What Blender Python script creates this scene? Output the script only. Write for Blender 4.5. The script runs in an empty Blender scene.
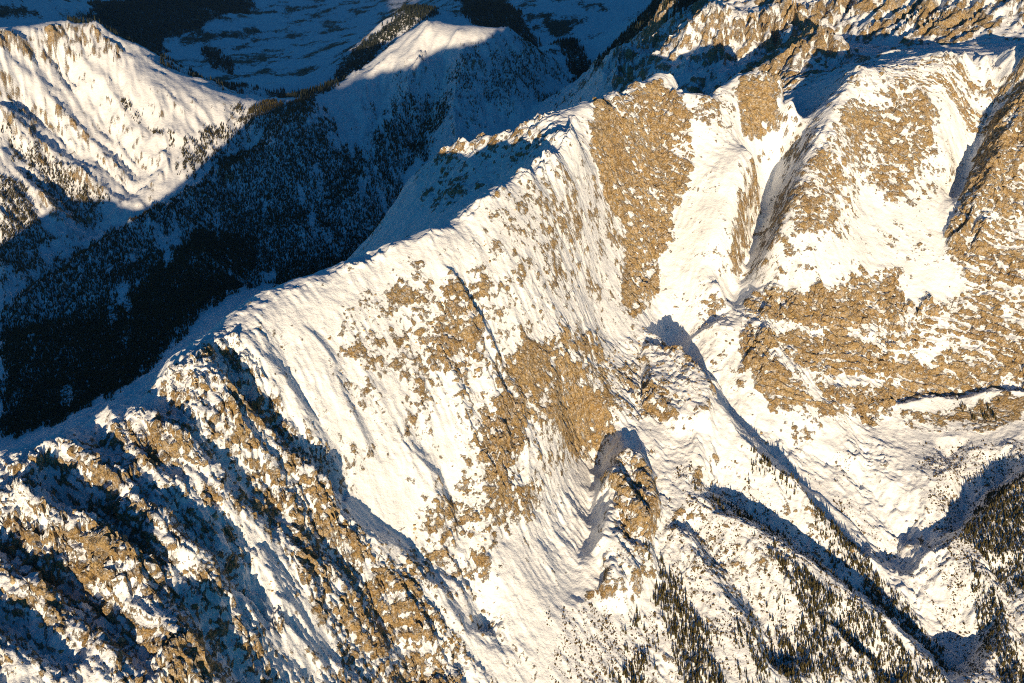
import bpy, math, random
import numpy as np

random.seed(7)
RNG = np.random.default_rng(11)
F32 = np.float32
scene = bpy.context.scene

# ----------------------------------------------------------------------------
# camera, sky, sun, exposure
# ----------------------------------------------------------------------------
CAM_Z, PITCH, FPX, W, H = 3000.0, math.radians(28.0), 1000.0, 1024, 683
SUN_AZ, SUN_EL = math.radians(-1.0), math.radians(5.5)   # azimuth: to the right of straight behind the camera

cam_data = bpy.data.cameras.new("camera")
cam_data.sensor_width = 36.0
cam_data.lens = 36.0 * FPX / W
cam_data.clip_start = 1.0
cam_data.clip_end = 80000.0
cam = bpy.data.objects.new("camera", cam_data)
cam.location = (0, 0, CAM_Z)
cam.rotation_euler = (math.radians(90) - PITCH, 0, 0)
scene.collection.objects.link(cam)
scene.camera = cam

TO_SUN = (math.sin(SUN_AZ) * math.cos(SUN_EL), -math.cos(SUN_AZ) * math.cos(SUN_EL), math.sin(SUN_EL))
world = bpy.data.worlds.new("World")
scene.world = world
world.use_nodes = True
wn = world.node_tree
bg = wn.nodes["Background"]
sky = wn.nodes.new("ShaderNodeTexSky")
sky.sky_type = 'NISHITA'
sky.sun_disc = False
sky.sun_elevation = SUN_EL
sky.sun_rotation = math.pi - SUN_AZ      # azimuth of the sun, clockwise from +Y
sky.altitude = 2000
sky.air_density = 1.0
sky.dust_density = 0.2
sky.ozone_density = 3.0
wb = wn.nodes.new("ShaderNodeMix"); wb.data_type = 'RGBA'; wb.blend_type = 'MULTIPLY'; wb.inputs[0].default_value = 1.0
wb.inputs[7].default_value = (0.26, 1.02, 1.34, 1)      # one tint over the whole sky: the photograph's cool white balance
wn.links.new(sky.outputs[0], wb.inputs[6]); wn.links.new(wb.outputs[2], bg.inputs[0])
bg.inputs[1].default_value = 0.058

sun_data = bpy.data.lights.new("sun", 'SUN')
sun_data.energy = 5.0
sun_data.angle = math.radians(0.5)
sun_data.color = (1.0, 0.78, 0.51)
sun = bpy.data.objects.new("sun", sun_data)
sun.location = (0, 0, 6000)
from mathutils import Vector
sun.rotation_euler = Vector((-TO_SUN[0], -TO_SUN[1], -TO_SUN[2])).to_track_quat('-Z', 'Y').to_euler()
scene.collection.objects.link(sun)

scene.view_settings.view_transform = 'Standard'
scene.view_settings.look = 'None'
scene.view_settings.exposure = 0.55
scene.view_settings.gamma = 1.0
scene.cycles.use_denoising = False
scene.cycles.filter_width = 1.1
scene.cycles.max_bounces = 6
scene.cycles.diffuse_bounces = 3

# ----------------------------------------------------------------------------
# small numeric toolbox
# ----------------------------------------------------------------------------
CP, SP = math.cos(PITCH), math.sin(PITCH)
def ray(u, v):
    a, b = (u - W / 2) / FPX, (H / 2 - v) / FPX
    return a, CP + b * SP, -SP + b * CP
def at_alt(u, v, z):
    dx, dy, dz = ray(u, v)
    t = (z - CAM_Z) / dz
    return (t * dx, t * dy, z)
def at_y(u, v, y):
    dx, dy, dz = ray(u, v)
    t = y / dy
    return (t * dx, y, CAM_Z + t * dz)

def _hash(ix, iy, iz, seed):
    n = (ix.astype(np.uint32) * np.uint32(374761393) + iy.astype(np.uint32) * np.uint32(668265263)
         + iz.astype(np.uint32) * np.uint32(2147483647) + np.uint32((seed * 974634777 + 12345) & 0xffffffff))
    n = (n ^ (n >> np.uint32(13))) * np.uint32(1274126177)
    n ^= n >> np.uint32(16)
    n = n * np.uint32(2246822519)
    return n ^ (n >> np.uint32(15))

def _h01(h):
    return (h & np.uint32(0xffff)).astype(F32) * F32(1 / 65535.0)

def noise2(x, y, seed=0):
    fx, fy = np.floor(x), np.floor(y)
    ix, iy = fx.astype(np.int32), fy.astype(np.int32)
    tx, ty = (x - fx).astype(F32), (y - fy).astype(F32)
    sx, sy = tx * tx * tx * (tx * (tx * 6 - 15) + 10), ty * ty * ty * (ty * (ty * 6 - 15) + 10)
    z0 = np.zeros(1, np.int32)
    def g(ax, ay, dx, dy):
        a = _h01(_hash(ax, ay, z0, seed)) * F32(6.2831853)
        return np.cos(a) * dx + np.sin(a) * dy
    a = g(ix, iy, tx, ty); b = g(ix + 1, iy, tx - 1, ty)
    c = g(ix, iy + 1, tx, ty - 1); d = g(ix + 1, iy + 1, tx - 1, ty - 1)
    top = a + sx * (b - a); bot = c + sx * (d - c)
    return (top + sy * (bot - top)) * F32(1.5)

def fbm2(x, y, octs, seed=0, gain=0.5, lac=2.03, ridged=False):
    s = np.zeros(np.broadcast(x, y).shape, F32); amp = 1.0; tot = 0.0
    for o in range(octs):
        n = noise2(x, y, seed + o)
        if ridged:
            n = 1.0 - 2.0 * np.abs(n)
        s += F32(amp) * n; tot += amp
        amp *= gain
        x, y = (x * 0.8 - y * 0.6) * lac, (x * 0.6 + y * 0.8) * lac
    return s / F32(tot)

def noise3(x, y, z, seed=0):
    fx, fy, fz = np.floor(x), np.floor(y), np.floor(z)
    ix, iy, iz = fx.astype(np.int32), fy.astype(np.int32), fz.astype(np.int32)
    tx, ty, tz = (x - fx).astype(F32), (y - fy).astype(F32), (z - fz).astype(F32)
    sx, sy, sz = tx * tx * (3 - 2 * tx), ty * ty * (3 - 2 * ty), tz * tz * (3 - 2 * tz)
    def v(a, b, c):
        return _h01(_hash(ix + a, iy + b, iz + c, seed))
    def lerp(p, q, t):
        return p + t * (q - p)
    lo = lerp(lerp(v(0, 0, 0), v(1, 0, 0), sx), lerp(v(0, 1, 0), v(1, 1, 0), sx), sy)
    hi = lerp(lerp(v(0, 0, 1), v(1, 0, 1), sx), lerp(v(0, 1, 1), v(1, 1, 1), sx), sy)
    return (lerp(lo, hi, sz) * 2 - 1)

def smooth(a, b, x):
    t = np.clip((x - a) / (b - a), 0, 1)
    return t * t * (3 - 2 * t)

# ----------------------------------------------------------------------------
# terrain: control points (pixel + altitude, or pixel + slope down a line of sight)
# ----------------------------------------------------------------------------
DEBUG = False
CTRL = []
def P(u, v, z):
    CTRL.append(at_alt(u, v, z))
def PY(u, v, y):
    CTRL.append(at_y(u, v, y))
def column(u, v0, z0, segs):
    """From a crest point walk towards the viewer; every segment has a slope in degrees."""
    x, y, z = at_alt(u, v0, z0)
    CTRL.append((x, y, z))
    vp = v0
    for v, s in segs:
        T = math.tan(math.radians(s))
        n = max(1, int(round((v - vp) / 45.0)))
        for k in range(1, n + 1):
            dx, dy, dz = ray(u, vp + (v - vp) * k / n)
            t = (z - CAM_Z - T * y) / (dz - T * dy)
            x, y, z = t * dx, t * dy, CAM_Z + t * dz
            CTRL.append((x, y, z))
        vp = v
    if DEBUG: print("column", u, "foot alt %.0f y %.0f" % (z, y))
DEBUG = False

# main crest, far bottom left to the twin summits
CREST = [(-120, 508, 1940), (0, 452, 1985), (60, 434, 2003), (100, 425, 2003), (130, 398, 2030),
         (160, 377, 2045), (185, 352, 2055), (210, 335, 2065), (240, 308, 2080), (265, 290, 2086), (300, 278, 2092),
         (345, 262, 2100), (390, 244, 2112), (432, 228, 2125), (480, 198, 2150), (528, 170, 2172), (555, 150, 2187),
         (574, 132, 2198), (592, 110, 2208), (615, 92, 2218), (640, 80, 2230), (658, 72, 2236), (673, 73, 2230),
         (690, 92, 2196), (706, 95, 2190), (735, 74, 2222), (757, 70, 2242), (781, 73, 2238), (792, 88, 2206)]
for c in CREST: P(*c)
cw = [at_alt(*c) for c in CREST]
for i, (x, y, z) in enumerate(cw):          # the hidden far side
    u = CREST[i][0]
    if u < 440:
        for d, dz in ((110, 95), (330, 330), (700, 640), (1100, 930)):
            CTRL.append((x - 0.76 * d, y + 0.65 * d, z - dz))
    elif u < 560:
        for d, dz in ((90, 85), (180, 160)):
            CTRL.append((x - 0.70 * d, y + 0.71 * d, z - dz))
    elif 600 < u < 700:
        for d, dz in ((120, 130), (350, 380), (700, 620)):
            CTRL.append((x - 0.5 * d, y + 0.86 * d, z - dz))
    elif 700 < u < 785:
        for d, dz in ((100, 120), (260, 260)):
            CTRL.append((x - 0.2 * d, y + 0.98 * d, z - dz))

for x, y, z in [(-1250, 1440, 1930), (-1450, 1470, 1880), (-1690, 1500, 1790), (-1880, 1540, 1580), (-2050, 1580, 1420), (-2300, 1620, 1450), (-2550, 1660, 1450), (-2850, 1720, 1250)]:   # the ridge goes on, out of view
    CTRL.append((x, y, z)); CTRL.append((x, y + 300, z - 240)); CTRL.append((x, y + 1000, max(760, z - 800))); CTRL.append((x, y - 350, z - 160))
# near face of the main ridge
column(-100, 500, 1950, [(600, 8), (683, 10), (760, 16), (850, 22)])
column(0, 452, 1985, [(520, 12), (600, 13), (683, 15), (760, 20), (850, 24)])
column(100, 425, 2003, [(500, 19), (600, 16), (683, 18), (760, 22), (850, 26)])
column(200, 342, 2061, [(390, 11), (480, 24), (600, 24), (683, 24), (850, 28)])
column(300, 278, 2092, [(330, 26), (400, 35), (500, 36), (600, 32), (683, 34), (850, 34)])
column(400, 240, 2113, [(300, 40), (380, 44), (480, 42), (600, 40), (683, 38), (850, 36)])
column(500, 187, 2158, [(250, 38), (330, 46), (400, 46), (500, 43), (600, 38), (683, 36), (850, 34)])
column(600, 104, 2212, [(160, 42), (240, 44), (330, 44), (420, 22), (540, 25), (600, 26), (683, 28), (850, 30)])
column(655, 73, 2236, [(150, 46), (240, 44), (310, 40), (420, 14), (500, 22), (600, 25), (683, 28), (850, 30)])
column(720, 86, 2202, [(160, 42), (240, 35), (310, 30), (400, 24), (480, 23), (580, 24), (683, 25), (850, 28)])
# right hand face
column(860, 66, 2262, [(130, 47), (200, 45), (270, 36), (350, 46), (422, 46), (470, 8), (540, 12), (600, 16), (683, 20), (850, 26)])
column(950, 52, 2290, [(110, 43), (200, 45), (270, 38), (340, 45), (395, 47), (430, 24), (480, 14), (560, 17), (683, 21), (850, 26)])
column(1030, 50, 2315, [(110, 44), (200, 46), (270, 40), (330, 46), (380, 48), (430, 28), (480, 17), (560, 19), (683, 22), (850, 26)])
column(1120, 60, 2315, [(150, 46), (270, 44), (330, 48), (380, 48), (430, 30), (480, 18), (560, 20), (683, 22), (850, 26)])
column(1230, 80, 2285, [(150, 46), (270, 45), (330, 49), (380, 50), (430, 30), (480, 19), (560, 21), (683, 22), (850, 26)])
# couloir between the second summit and the right hand face
def line(pts, n=3):
    for a, b in zip(pts[:-1], pts[1:]):
        for k in range(n): P(*[a[i] + (b[i] - a[i]) * k / n for i in range(3)])
    P(*pts[-1])
def line_y(pts, n=3):
    for a, b in zip(pts[:-1], pts[1:]):
        for k in range(n): PY(*[a[i] + (b[i] - a[i]) * k / n for i in range(3)])
    PY(*pts[-1])
line_y([(815, 92, 3470), (802, 118, 3355), (780, 160, 3245), (763, 200, 3130), (750, 245, 2995), (738, 285, 2835), (716, 318, 2675)])
line_y([(868, 64, 3300), (838, 105, 3150), (808, 150, 3020), (790, 200, 2885), (777, 238, 2790)])
line_y([(793, 92, 3300), (782, 112, 3220), (757, 152, 3075), (742, 200, 2955), (733, 240, 2850)])
line_y([(1000, 105, 3290), (978, 145, 3200), (962, 185, 3110), (948, 215, 3010)])
line_y([(1022, 95, 3190), (1002, 140, 3080), (985, 185, 2970), (968, 225, 2870)])
# dip behind the right face and the rock massif that closes the view
for u, y in ((850, 4380), (900, 4200), (950, 4030), (1030, 3850), (1120, 3720), (1220, 3650)):
    PY(u, 47, y - 320); PY(u, 15, y - 90); PY(u, -25, y + 120); PY(u, -110, y + 420)
for u in (820, 900, 1000, 1120): PY(u, -215, 6200); PY(u, -120, 7200)
for u in (760, 820): PY(u, -15, 4900); PY(u, -60, 5050)
PY(820, 32, 3900); PY(800, 62, 3800); PY(842, 48, 3900); PY(838, 70, 3760)
PY(775, 58, 4150); PY(755, 28, 4330); PY(790, 10, 4330); PY(720, 8, 4300); PY(700, 26, 4260); PY(690, 40, 4240); PY(735, 62, 4120); PY(705, 62, 4150); PY(740, 18, 4330); PY(820, 2, 4400)
PY(665, 26, 4950); PY(662, 6, 5000); PY(675, 15, 4950); PY(648, 55, 5000)
PY(635, 48, 4600); PY(615, 56, 4560); PY(658, 62, 4550); PY(600, 80, 4500); PY(628, 75, 4450)
# spur behind the crest with the sunlit knobs
SPUR_Y = [(575, 106, 3020), (560, 114, 2960), (545, 120, 2955), (525, 126, 2990), (505, 132, 3045), (485, 138, 3095), (462, 143, 3130), (445, 155, 3160), (430, 166, 3200), (408, 180, 3260), (392, 213, 3260),
          (500, 165, 2955), (530, 150, 2875), (480, 185, 2900), (440, 200, 3010), (555, 132, 2840), (520, 172, 2750)]
for q in SPUR_Y: PY(*q)
for q in SPUR_Y[1:9:2]:
    x, y, zz = at_y(*q)
    for d, dz in ((120, 110), (450, 400), (900, 700)):
        CTRL.append((x - 0.15 * d, y + 0.99 * d, zz - dz))
# wooded snowy mountain in the middle distance
column(430, 18, 1756, [(60, 28), (110, 28), (170, 25), (240, 25)])
column(385, 48, 1580, [(110, 27), (170, 25), (240, 24)])
column(340, 85, 1425, [(140, 25), (200, 22), (260, 20)])
column(300, 108, 1382, [(160, 25), (220, 20), (275, 14)])
column(250, 101, 1370, [(150, 26), (210, 20), (290, 12)])
column(475, 27, 1735, [(60, 25), (110, 25), (150, 26)])
column(510, 26, 1722, [(60, 25), (100, 25), (130, 25)])
PY(560, 40, 7600); PY(560, 70, 6900); PY(565, 95, 6400); P(610, 75, 1380)
for (u, v, z) in [(430, 18, 1756), (385, 48, 1580), (475, 27, 1735), (510, 26, 1722)]:
    x, y, zz = at_alt(u, v, z)
    for d, dz in ((500, 280), (1100, 560)):
        CTRL.append((x + 0.1 * d, y + d, zz - dz))
# left mountain
LCREST = [(-420, 30, 6000), (-250, 30, 6200), (-80, 34, 6300), (0, 28, 6300), (30, 28, 6380), (50, 23, 6500), (63, 15, 6600), (77, 27, 6560), (90, 18, 6620), (102, 32, 6560),
          (125, 46, 6520), (140, 53, 6500), (165, 72, 6440), (200, 85, 6360), (225, 95, 6310), (245, 102, 6290)]
for c in LCREST: PY(*c)
for c in LCREST[::2]:
    x, y, z = at_y(*c)
    CTRL.append((x + 250, y + 700, z - 420)); CTRL.append((x + 500, y + 1500, max(800, z - 800)))
def alt_y(u, v, y): return at_y(u, v, y)[2]
column(-80, 34, alt_y(-80, 34, 6300), [(140, 30), (260, 26), (340, 20), (400, 10)])
column(0, 28, alt_y(0, 28, 6300), [(80, 30), (140, 31), (200, 29), (260, 22), (330, 16), (430, 6)])
column(63, 15, alt_y(63, 15, 6600), [(70, 34), (130, 31), (190, 28), (250, 20), (320, 10), (420, 3)])
column(140, 53, alt_y(140, 53, 6500), [(100, 22), (150, 28), (200, 26), (260, 14), (350, 6)])
column(200, 85, alt_y(200, 85, 6360), [(130, 22), (200, 20), (300, 6)])
# dark spur in the wooded valley
for q in [(150, 228, 1020), (100, 275, 960), (40, 330, 900), (200, 190, 1120)]: P(*q)
# far valley floor and hills
for q in [(200, 52, 650), (250, 42, 600), (300, 30, 560), (350, 20, 540), (300, 60, 690), (272, 82, 850), (330, 76, 760), (375, 32, 600),
          (340, 5, 530), (300, -20, 520), (180, 60, 720), (215, 60, 700), (250, 15, 540), (280, 0, 520), (380, -10, 540)]: P(*q)
PY(410, 3, 9500); PY(385, 22, 9300); PY(362, 50, 9000); PY(345, 74, 8600); PY(440, 18, 9300); PY(425, 40, 8900)
for q in [(120, 12, 12000), (100, 0, 13000), (60, -20, 13500), (160, 0, 13500), (200, 5, 13000), (150, 28, 11800), (20, 8, 10500), (60, 5, 11000), (0, -20, 11000), (-80, -20, 11000)]: PY(*q)
for q in [(500, 5, 10500), (450, 0, 11500), (560, 0, 10000), (620, 5, 9500), (680, 5, 9000), (580, 55, 8500), (560, 68, 8300), (600, 50, 8500), (640, 20, 8300)]: PY(*q)
for u, v, y in [(500, -40, 12500), (600, -40, 11500), (700, -30, 10500), (100, -50, 16000), (250, -50, 20000), (380, -45, 19000), (0, -60, 14000), (900, -160, 9000)]: PY(u, v, y)

C = np.array(CTRL, np.float64)
keep = []
for i in range(len(C)):                      # drop near-duplicates
    if all((C[i, 0] - C[j, 0]) ** 2 + (C[i, 1] - C[j, 1]) ** 2 > 25.0 ** 2 for j in keep): keep.append(i)
C = C[keep]
if DEBUG: print("controls", len(C), "alt", C[:, 2].min(), C[:, 2].max())
SC = 1000.0
XY = C[:, :2] / SC
D = np.sqrt(((XY[:, None] - XY[None]) ** 2).sum(-1) + 1e-12)
A = np.zeros((len(C) + 3, len(C) + 3))
A[:len(C), :len(C)] = D - np.eye(len(C)) * 0.004 
A[:len(C), len(C)] = 1; A[:len(C), len(C) + 1:] = XY
A[len(C), :len(C)] = 1; A[len(C) + 1:, :len(C)] = XY.T
WGT = np.linalg.solve(A, np.concatenate([C[:, 2], [0, 0, 0]]))
def rbf(x, y):
    x = np.asarray(x, F32).ravel() / F32(SC); y = np.asarray(y, F32).ravel() / F32(SC)
    out = np.empty(x.shape, F32)
    cx, cy, w = XY[:, 0].astype(F32), XY[:, 1].astype(F32), WGT[:len(C)].astype(F32)
    for s in range(0, len(x), 20000):
        e = s + 20000
        dx = x[s:e, None] - cx; dy = y[s:e, None] - cy
        dx *= dx; dy *= dy; dx += dy
        out[s:e] = np.sqrt(dx, out=dx) @ w
    return out + F32(WGT[-3]) + F32(WGT[-2]) * x + F32(WGT[-1]) * y

# grid: a fan of rows (distance) and columns (bearing), denser where the ground is near
r_near = np.arange(900, 3600, 2.75)
r_far = [3600.0]
while r_far[-1] < 21000: r_far.append(r_far[-1] + 4.0 + (r_far[-1] - 3600) * 0.0085)
RAD = np.concatenate([r_near, r_far]).astype(np.float64)
NR, NC = len(RAD), 1000
AZMAX = np.radians(np.interp(RAD, [900, 1600, 3200, 5000, 21000], [60, 60, 60, 44, 42]))
S = np.interp(np.linspace(0, 1, NC), [0, 0.035, 0.965, 1], [-1, -0.66, 0.66, 1])    # coarse beyond the sides of the view
TH = AZMAX[:, None] * S[None]
GX = (RAD[:, None] * np.sin(TH)); GY = (RAD[:, None] * np.cos(TH))
if DEBUG: print("grid", NR, NC, NR * NC * 2)

# coarse evaluation of the control surface, then bilinear upsampling
ks_r = np.unique(np.concatenate([np.arange(0, NR, 4), [NR - 1]])); ks_c = np.unique(np.concatenate([np.arange(0, NC, 4), [NC - 1]]))
Zc = rbf(GX[np.ix_(ks_r, ks_c)], GY[np.ix_(ks_r, ks_c)]).reshape(len(ks_r), len(ks_c)).astype(np.float64)
def up(Zc):
    fr = np.interp(np.arange(NR), ks_r, np.arange(len(ks_r))); fc = np.interp(np.arange(NC), ks_c, np.arange(len(ks_c)))
    r0 = np.minimum(fr.astype(int), len(ks_r) - 2); c0 = np.minimum(fc.astype(int), len(ks_c) - 2)
    tr = (fr - r0)[:, None]; tc = (fc - c0)[None]
    a = Zc[r0]; b = Zc[r0 + 1]
    m = a * (1 - tr) + b * tr
    return m[:, c0] * (1 - tc) + m[:, c0 + 1] * tc
def blur(Z, n):
    for _ in range(n):
        Z[1:-1] = (Z[:-2] + 2 * Z[1:-1] + Z[2:]) * 0.25
        Z[:, 1:-1] = (Z[:, :-2] + 2 * Z[:, 1:-1] + Z[:, 2:]) * 0.25
    return Z
Z = blur(up(Zc), 3)


RC = RAD[:, None]; SIN, COS = np.sin(TH), np.cos(TH)
DTH = np.gradient(AZMAX, RAD)[:, None] * S[None]
def grad(Z):
    zr = np.gradient(Z, RAD, axis=0)
    zt = np.gradient(Z, S, axis=1) / AZMAX[:, None]
    zr = zr - zt * DTH
    zt = zt / RC
    return SIN * zr + COS * zt, COS * zr - SIN * zt

def sample(A, x, y):
    """Bilinear look-up of a grid array at world x, y."""
    x = np.asarray(x, float); y = np.asarray(y, float)
    r = np.hypot(x, y); th = np.arctan2(x, y)
    fr = np.interp(r, RAD, np.arange(NR)); az = np.interp(r, RAD, AZMAX)
    fc = np.clip(np.interp(th / az, S, np.arange(NC)), 0, NC - 1.001)
    fr = np.clip(fr, 0, NR - 1.001)
    i, j = fr.astype(int), fc.astype(int)
    a, b = fr - i, fc - j
    return (A[i, j] * (1 - a) * (1 - b) + A[i + 1, j] * a * (1 - b) + A[i, j + 1] * (1 - a) * b + A[i + 1, j + 1] * a * b)

ZB = Z.copy()                                 # surface used for turning photo points into places
TT = np.concatenate([np.arange(900, 5000, 6.0), np.arange(5000, 24000, 25.0)])
def pix(u, v, lift=0.0):
    dx, dy, dz = ray(u, v)
    zz = CAM_Z + TT * dz
    h = sample(ZB, TT * dx, TT * dy)
    k = np.argmax(h + lift > zz)
    if k == 0: k = len(TT) - 1
    return TT[k] * dx, TT[k] * dy
def poly(pts, lift=0.0):
    return np.array([pix(*p, lift) for p in pts])
def sdist(x, y, pg):
    """Signed distance to a closed polygon, positive inside."""
    inside = np.zeros(x.shape, bool); d2 = np.full(x.shape, 1e18)
    n = len(pg)
    for i in range(n):
        x0, y0 = pg[i]; x1, y1 = pg[(i + 1) % n]
        ex, ey = x1 - x0, y1 - y0
        L = ex * ex + ey * ey + 1e-9
        t = np.clip(((x - x0) * ex + (y - y0) * ey) / L, 0, 1)
        d2 = np.minimum(d2, (x - x0 - t * ex) ** 2 + (y - y0 - t * ey) ** 2)
        c = ((y0 > y) != (y1 > y)) & (x < ex * (y - y0) / (ey if abs(ey) > 1e-9 else 1e-9) + x0)
        inside ^= c
    d = np.sqrt(d2)
    return np.where(inside, d, -d)
def window(pg, pad):
    lo = pg.min(0) - pad; hi = pg.max(0) + pad
    m = (GX > lo[0]) & (GX < hi[0]) & (GY > lo[1]) & (GY < hi[1])
    return m
def paint(A, pts, w, soft, mode='max'):
    pg = poly(pts); m = window(pg, soft)
    if not m.any(): return
    k = smooth(-soft, soft, sdist(WX[m], WY[m], pg)) 
    if mode == 'max': A[m] = np.maximum(A[m], k * w)
    elif mode == 'set': A[m] = A[m] * (1 - k) + w * k
    else: A[m] += k * w

# warped positions so that painted limits are never straight
gx32, gy32 = GX.astype(F32), GY.astype(F32)
WX = GX + 22.0 * fbm2(gx32 / 70, gy32 / 70, 3, 101); WY = GY + 22.0 * fbm2(gx32 / 70, gy32 / 70, 3, 131)

def cut(pts, A, w1, w2, side=-1, lift=0.0):
    """A steep flank that drops from a rib line (one side only) and recovers gently further out."""
    pw = poly(pts); m = window(pw, w2 * 1.2)
    x, y = WXS[m], WYS[m]
    best = np.full(x.shape, 1e18); sgn = np.ones(x.shape); par = np.zeros(x.shape)
    n = len(pw) - 1
    for i in range(n):
        x0, y0 = pw[i]; x1, y1 = pw[i + 1]
        ex, ey = x1 - x0, y1 - y0; L = ex * ex + ey * ey + 1e-9
        t = np.clip(((x - x0) * ex + (y - y0) * ey) / L, 0, 1)
        d2 = (x - x0 - t * ex) ** 2 + (y - y0 - t * ey) ** 2
        s = (x - x0) * ey - (y - y0) * ex
        c = d2 < best
        best = np.where(c, d2, best); sgn = np.where(c, s, sgn); par = np.where(c, (i + t) / n, par)
    d = np.sqrt(best)
    down = np.clip(np.minimum(d / w1, (w2 - d) / (w2 - w1)), 0, 1)
    down = down * down * (3 - 2 * down) * 0.2 + down * 0.8
    e = smooth(0, 0.14, par + 0.01) * smooth(0, 0.14, 1.01 - par)
    inside = np.where(np.sign(sgn) == side, 1.0, 0.0)
    up_ = np.clip(1 - d / np.where(np.sign(sgn) == side, 0.5 * w1, 1.5 * w1), 0, 1) * lift
    Z[m] += e * (up_ - A * down * inside)
def pit(pts, A, w):
    """A snow hollow: deepest below its headwall, running out downhill."""
    pw = poly(pts); m = window(pw, w * 1.4); x, y = WXS[m], WYS[m]
    best = np.full(x.shape, 1e18); par = np.zeros(x.shape); n = len(pw) - 1
    for i in range(n):
        x0, y0 = pw[i]; x1, y1 = pw[i + 1]; ex, ey = x1 - x0, y1 - y0
        t = np.clip(((x - x0) * ex + (y - y0) * ey) / (ex * ex + ey * ey), 0, 1)
        d2 = (x - x0 - t * ex) ** 2 + (y - y0 - t * ey) ** 2
        c = d2 < best; best = np.where(c, d2, best); par = np.where(c, (i + t) / n, par)
    k = smooth(0, 1, np.clip(1 - np.sqrt(best) / w, 0, 1) * 1.3)
    Z[m] -= A * k * (1 - par)
TAPER = 0.12
# --- ribs and gullies: height, width on the camera-right/far side, width on the camera-left/near side
def stroke(pts, A, wf, wn, power=1.15):
    global Z
    pw = poly(pts, max(A, 0) * 0.9); m = window(pw, max(wf, wn) * 1.3)
    x, y = WXS[m], WYS[m]
    best = np.full(x.shape, 1e18); sgn = np.ones(x.shape); par = np.zeros(x.shape)
    n = len(pw) - 1
    for i in range(n):
        x0, y0 = pw[i]; x1, y1 = pw[i + 1]
        ex, ey = x1 - x0, y1 - y0; L = ex * ex + ey * ey + 1e-9
        t = np.clip(((x - x0) * ex + (y - y0) * ey) / L, 0, 1)
        d2 = (x - x0 - t * ex) ** 2 + (y - y0 - t * ey) ** 2
        s = (x - x0) * ey - (y - y0) * ex        # >0: right of the direction of travel
        c = d2 < best
        best = np.where(c, d2, best); sgn = np.where(c, s, sgn); par = np.where(c, (i + t) / n, par)
    d = np.sqrt(best)
    wdt = np.where(sgn < 0, wf, wn)
    k = np.clip(1 - d / wdt, 0, 1) ** power
    k *= smooth(0, TAPER, par + 0.02) * smooth(0, 0.15, 1.02 - par)
    Z[m] += A * k * (1 + 0.35 * fbm2((x / 45).astype(F32), (y / 45).astype(F32), 3, 251))
WXS = GX + 20.0 * fbm2(gx32 / 90, gy32 / 90, 4, 201); WYS = GY + 20.0 * fbm2(gx32 / 90, gy32 / 90, 4, 231)
stroke([(700, 318), (740, 385), (800, 425), (850, 455), (890, 490), (910, 545), (950, 600), (1010, 665), (1060, 720)], -38, 130, 130)
cut([(684, 503), (715, 511), (750, 533), (800, 564), (840, 590), (890, 632), (930, 668), (960, 700)], 85, 110, 300, -1, 12)
cut([(634, 324), (660, 345), (690, 372), (712, 402), (740, 434), (790, 476), (830, 508), (870, 542), (905, 578)], 82, 100, 270, -1, 12)
cut([(802, 492), (835, 517), (868, 545)], 26, 40, 100, -1, 6)
cut([(668, 520), (700, 560), (740, 620), (775, 690)], 40, 55, 150, -1, 8)
cut([(760, 452), (800, 485), (850, 540), (890, 590)], 24, 40, 100, -1, 6)
cut([(930, 440), (950, 480), (945, 530)], 24, 40, 110, -1, 6)
cut([(975, 560), (1000, 610), (1025, 690)], 32, 45, 120, -1, 8)
cut([(820, 622), (860, 662), (890, 700)], 26, 40, 100, -1, 6)
cut([(938, 552), (985, 514), (1040, 470)], 38, 60, 150, -1, 10)
cut([(892, 412), (920, 402), (950, 402), (1000, 398), (1040, 392)], 28, 32, 110, -1, 6)
TAPER = 0.2
cut([(440, 268), (480, 330), (522, 400), (530, 450), (520, 520)], 22, 32, 110, -1, 7)
cut([(485, 365), (505, 410), (502, 470), (480, 540)], 19, 30, 90, -1, 7)
cut([(395, 430), (430, 480), (440, 540), (465, 600), (485, 660)], 27, 46, 120, -1, 9)
cut([(430, 460), (455, 520), (470, 580)], 14, 26, 70, -1, 5)
cut([(335, 522), (390, 556), (440, 600), (475, 655)], 40, 66, 160, -1, 13)
cut([(300, 560), (350, 600), (385, 660), (400, 700)], 24, 44, 110, -1, 9)
cut([(290, 468), (318, 490), (345, 518)], 26, 46, 110, -1, 9)
cut([(205, 375), (265, 438), (300, 476), (338, 513)], 35, 54, 130, -1, 13)
cut([(188, 352), (205, 375), (228, 405), (255, 440)], 32, 50, 120, -1, 7)
cut([(250, 330), (280, 374), (310, 428), (345, 468)], 20, 34, 90, -1, 7)
cut([(300, 322), (330, 362), (352, 417), (372, 467)], 14, 26, 80, -1, 5)
cut([(122, 404), (160, 426), (195, 458), (240, 508), (280, 558)], 34, 54, 135, -1, 20)
cut([(90, 424), (125, 450), (168, 480), (212, 530), (242, 573)], 31, 49, 120, -1, 18)
cut([(50, 445), (95, 470), (130, 500), (180, 550), (235, 625)], 37, 54, 135, -1, 22)
cut([(-10, 495), (50, 522), (95, 544), (145, 584), (190, 636), (220, 690)], 38, 56, 140, -1, 23)
cut([(-60, 545), (0, 580), (50, 610), (90, 646), (140, 700)], 36, 54, 135, -1, 22)
cut([(150, 508), (190, 541), (225, 586), (270, 646)], 23, 36, 95, -1, 14)
cut([(20, 476), (60, 505), (110, 530)], 19, 31, 80, -1, 13)
cut([(-80, 615), (0, 650), (60, 695)], 31, 49, 120, -1, 18)
cut([(130, 605), (180, 645), (220, 700)], 23, 37, 100, -1, 14)
stroke([(322, 118), (250, 160), (150, 218), (50, 282), (0, 312)], 70, 180, 200)
stroke([(196, 200), (130, 222), (60, 268), (0, 318)], -45, 130, 130)
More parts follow.
